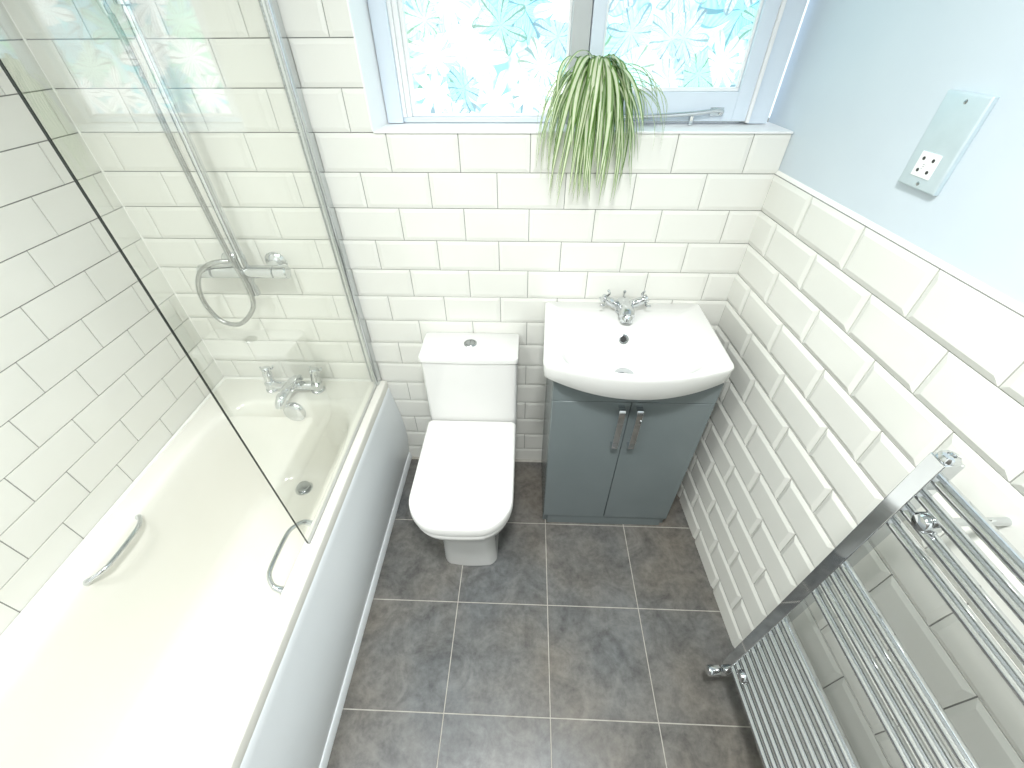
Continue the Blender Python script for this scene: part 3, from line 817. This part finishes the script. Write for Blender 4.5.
# ------------------------------------------------------------ towel radiator
n_ = math.sqrt(1 + RA * RA)
ra_rot = math.atan(RA)
rad = thing('towel_radiator', 'tall chrome ladder towel radiator on the right hand tiled wall', 'radiator', (0.63, -0.91, 0.1))
def rp(u, d, z):   # u along wall from back corner, d off the tile face
    return Vector(rw(u, z, d))
UP0, UP1 = 0.886, 0.914
DF, DB = 0.1360, 0.1050          # front and back of the rail off the wall
def rail(u0, u1, sgn):
    bm = nb()
    prof = [(u0, DB), (u0, DF), (u1, DF), (u1, DB)]
    loft(bm, [[rp(u, d, z) for u, d in prof] for z in (0.176, 1.149)])
    return bm
part('side_rail', rail(UP0, UP1, 1), M['chrome'], rad, bevel=0.0015)
part('side_rail', rail(1.386, 1.414, -1), M['chrome'], rad, bevel=0.0015)
zs = [0.207 + 0.0396 * k for k in range(10)] + [0.722 + 0.0390 * k for k in range(4)] + [0.996 + 0.0390 * k for k in range(4)]
for z in zs:
    bm = nb(); tube(bm, [rp(UP1 - 0.004, 0.1195, z), rp(1.390, 0.1195, z)], 0.0105, 18)
    part('bar', bm, M['chrome'], rad)
for u in (0.900, 1.400):
    bm = nb(); lathe(bm, [(0.0138, 0), (0.0138, 0.004), (0.011, 0.008), (0.006, 0.009), (0.005, 0.006)], rp(u, 0.1205, 1.149), (0, 0, 1), 24)
    part('end_plug', bm, M['chrome'], rad)
for u in (0.947, 1.375):
    for z in (1.035, 0.2465):
        bm = nb()
        axis = rp(u, 1, z) - rp(u, 0, z)
        lathe(bm, [(0.0070, 0.0008), (0.0070, 0.006), (0.0065, 0.010), (0.0065, 0.112), (0.0165, 0.118), (0.0165, 0.134), (0.012, 0.140), (0.001, 0.142)], rp(u, 0.0, z + 0.0195), axis, 22)
        part('wall_bracket', bm, M['chrome'], rad)
for u in (0.900, 1.400):
    bm = nb()
    c0 = rp(u, 0.1205, 0.176)
    lathe(bm, [(0.010, 0), (0.013, -0.004), (0.013, -0.018), (0.010, -0.019), (0.014, -0.020), (0.014, -0.044)], c0, (0, 0, 1), 20)
    c1 = rp(u, 0.1205, 0.143)
    a = rp(u, 1, 0.0) - rp(u, 0, 0.0)
    lathe(bm, [(0.010, -0.004), (0.010, 0.014), (0.0155, 0.018), (0.0165, 0.048), (0.0145, 0.052), (0.001, 0.053)], c1, a, 20)
    tube(bm, [c1, rp(u, 0.0015, 0.143)], 0.0075, 14)
    lathe(bm, [(0.022, 0.001), (0.020, 0.006), (0.009, 0.008)], rp(u, 0, 0.143), a, 20)
    part('valve', bm, M['chrome'], rad)

# ------------------------------------------------------------ shaver socket
ss = thing('shaver_socket', 'steel shaver socket plate on the pale blue wall', 'socket', rw(0.466, 1.47, -0.0085))
def rpp(u, d, z): return Vector(rw(u, z, d - 0.0085))
bm = nb()
def plate(d, t): return [rpp(u, t, z) for u, z in ((0.418 + d, 1.397 + d), (0.508 - d, 1.397 + d), (0.508 - d, 1.545 - d), (0.418 + d, 1.545 - d))]
loft(bm, [plate(0, 0.0005), plate(0, 0.0085), plate(0.002, 0.0105), plate(0.004, 0.011)])
part('plate', bm, M['socket_plate'], ss, bevel=0.0008)
bm = nb()
q = ((0.440, 1.4165), (0.483, 1.4165), (0.483, 1.4555), (0.440, 1.4555))
loft(bm, [[rpp(u, t, z) for u, z in q] for t in (0.0105, 0.0125)])
ins = part('socket_face', bm, M['socket_white'], ss, bevel=0.0005, label='white socket insert')
for du, dz in ((-0.0110, 0.0095), (0.0110, 0.0095), (-0.0110, -0.0095), (0.0110, -0.0095)):
    bm = nb(); c = rpp(0.4615 + du, 0.0124, 1.4360 + dz)
    lathe(bm, [(0.0030, 0), (0.0030, 0.0006), (0.001, 0.0007)], c, rpp(0, 1, 0) - rpp(0, 0, 0), 14)
    part('pin_hole', bm, M['dark'], ins, label='dark pin hole')
bm = nb()
for u, z, w_, h_ in ((0.458, 1.4365, 0.007, 0.0006), (0.458, 1.4335, 0.005, 0.0006), (0.456, 1.4300, 0.003, 0.0006)):
    loft(bm, [[rpp(a, t, b) for a, b in ((u - w_ / 2, z - h_ / 2), (u + w_ / 2, z - h_ / 2), (u + w_ / 2, z + h_ / 2), (u - w_ / 2, z + h_ / 2))] for t in (0.0124, 0.01265)])
part('printed_mark', bm, M['cabinet'], ins, smooth=False)
for z in (1.4065, 1.533):
    bm = nb(); lathe(bm, [(0.0034, 0), (0.0034, 0.0008), (0.002, 0.0016), (0.0005, 0.0017)], rpp(0.466, 0.0108, z), rpp(0, 1, 0) - rpp(0, 0, 0), 16)
    part('screw', bm, M['satin'], ss)

# ------------------------------------------------------------ spider plant
PX, PY, PZ = 0.165, 0.042, ZS + 0.0045
pl = thing('spider_plant', 'variegated spider plant trailing from the window sill', 'plant', (PX, PY, PZ))
bm = nb(); lathe(bm, [(0.030, 0.0005), (0.032, 0.002), (0.041, 0.072), (0.044, 0.074), (0.044, 0.086), (0.041, 0.087), (0.039, 0.080), (0.036, 0.072)], (PX, PY, PZ), (0, 0, 1), 32)
part('pot', bm, M['pot'], pl)
bm = nb(); lathe(bm, [(0.0385, 0.070), (0.0385, 0.076), (0.001, 0.081)], (PX, PY, PZ), (0, 0, 1), 24)
part('soil', bm, M['soil'], pl)
bm = nb()
uvl = bm.loops.layers.uv.new('UVMap')
def leaf(p0, p1, p2, p3, wd, n=18):
    P = [Vector(p) for p in (p0, p1, p2, p3)]
    rows = []
    for i in range(n + 1):
        t = i / n; s = 1 - t
        p = P[0] * s ** 3 + P[1] * 3 * s * s * t + P[2] * 3 * s * t * t + P[3] * t ** 3
        d = (P[1] - P[0]) * 3 * s * s + (P[2] - P[1]) * 6 * s * t + (P[3] - P[2]) * 3 * t * t
        d.normalize()
        out = Vector((P[3].x - P[0].x, P[3].y - P[0].y, 0)).normalized()
        side = Vector((0, 0, 1)).cross(out).normalized()
        side = (side - d * side.dot(d)).normalized()
        nrm = d.cross(side)
        ww = wd * (0.55 + 0.45 * math.sin(min(1, t * 1.6) * PI / 2)) * (1 - max(0, (t - 0.62) / 0.38) ** 2.0) + 0.0002
        rows.append([bm.verts.new(p - side * ww + nrm * ww * 0.35), bm.verts.new(p), bm.verts.new(p + side * ww + nrm * ww * 0.35)])
    for i in range(n):
        for k in range(2):
            f = bm.faces.new((rows[i][k], rows[i][k + 1], rows[i + 1][k + 1], rows[i + 1][k]))
            us = (k / 2, (k + 1) / 2, (k + 1) / 2, k / 2); vs = (i / n, i / n, (i + 1) / n, (i + 1) / n)
            for l, a, b in zip(f.loops, us, vs): l[uvl].uv = (a, b)
cz = PZ + 0.078
rnd = random.Random(11)
for i in range(74):      # the dense fall over the edge of the sill
    g = max(-1, min(1, -1 + 2 * (i + rnd.random()) / 74 + rnd.gauss(0, 0.12))) * 0.92
    tx = PX - 0.002 + g * 0.125
    ty = -0.026 - rnd.random() * 0.060
    tz = 1.225 + abs(g) * 0.02 + rnd.random() ** 1.2 * 0.20
    top = 1.535 + rnd.random() * 0.070
    sx = PX + rnd.uniform(-0.020, 0.020); sy = PY + rnd.uniform(-0.018, 0.012)
    mid = sx + (tx - sx) * rnd.uniform(0.7, 1.2)
    leaf((sx, sy, cz), (sx + (tx - sx) * 0.25, sy - 0.012, top + 0.035), (mid, ty - 0.008, top - rnd.uniform(0.0, 0.05)), (tx + rnd.uniform(-0.038, 0.030), ty, tz), rnd.uniform(0.0042, 0.0092))
for i in range(30):      # wider arching leaves to the sides
    s = 1 if i % 2 else -1
    r = rnd.uniform(0.10, 0.19) if s > 0 else rnd.uniform(0.09, 0.155)
    ty = rnd.uniform(-0.06, 0.0) - 0.02
    tz = rnd.uniform(1.35, 1.47) if s > 0 else rnd.uniform(1.27, 1.42)
    top = rnd.uniform(1.50, 1.575)
    leaf((PX + s * 0.012, PY - 0.005, cz), (PX + s * r * 0.3, PY - 0.02, top + 0.03), (PX + s * r * 1.05, ty, top + 0.005), (PX + s * r, ty - 0.005, tz), rnd.uniform(0.0018, 0.0040))
for i in range(5):
    a = rnd.uniform(-0.5, 1.0)
    leaf((PX, PY, cz), (PX + a * 0.02, PY - 0.01, 1.54), (PX + a * 0.06, PY - 0.03, 1.58), (PX + a * 0.115, PY - 0.05, 1.585 + rnd.uniform(-0.02, 0.02)), 0.0022)
part('foliage', bm, M['leaf'], pl, ang=80)
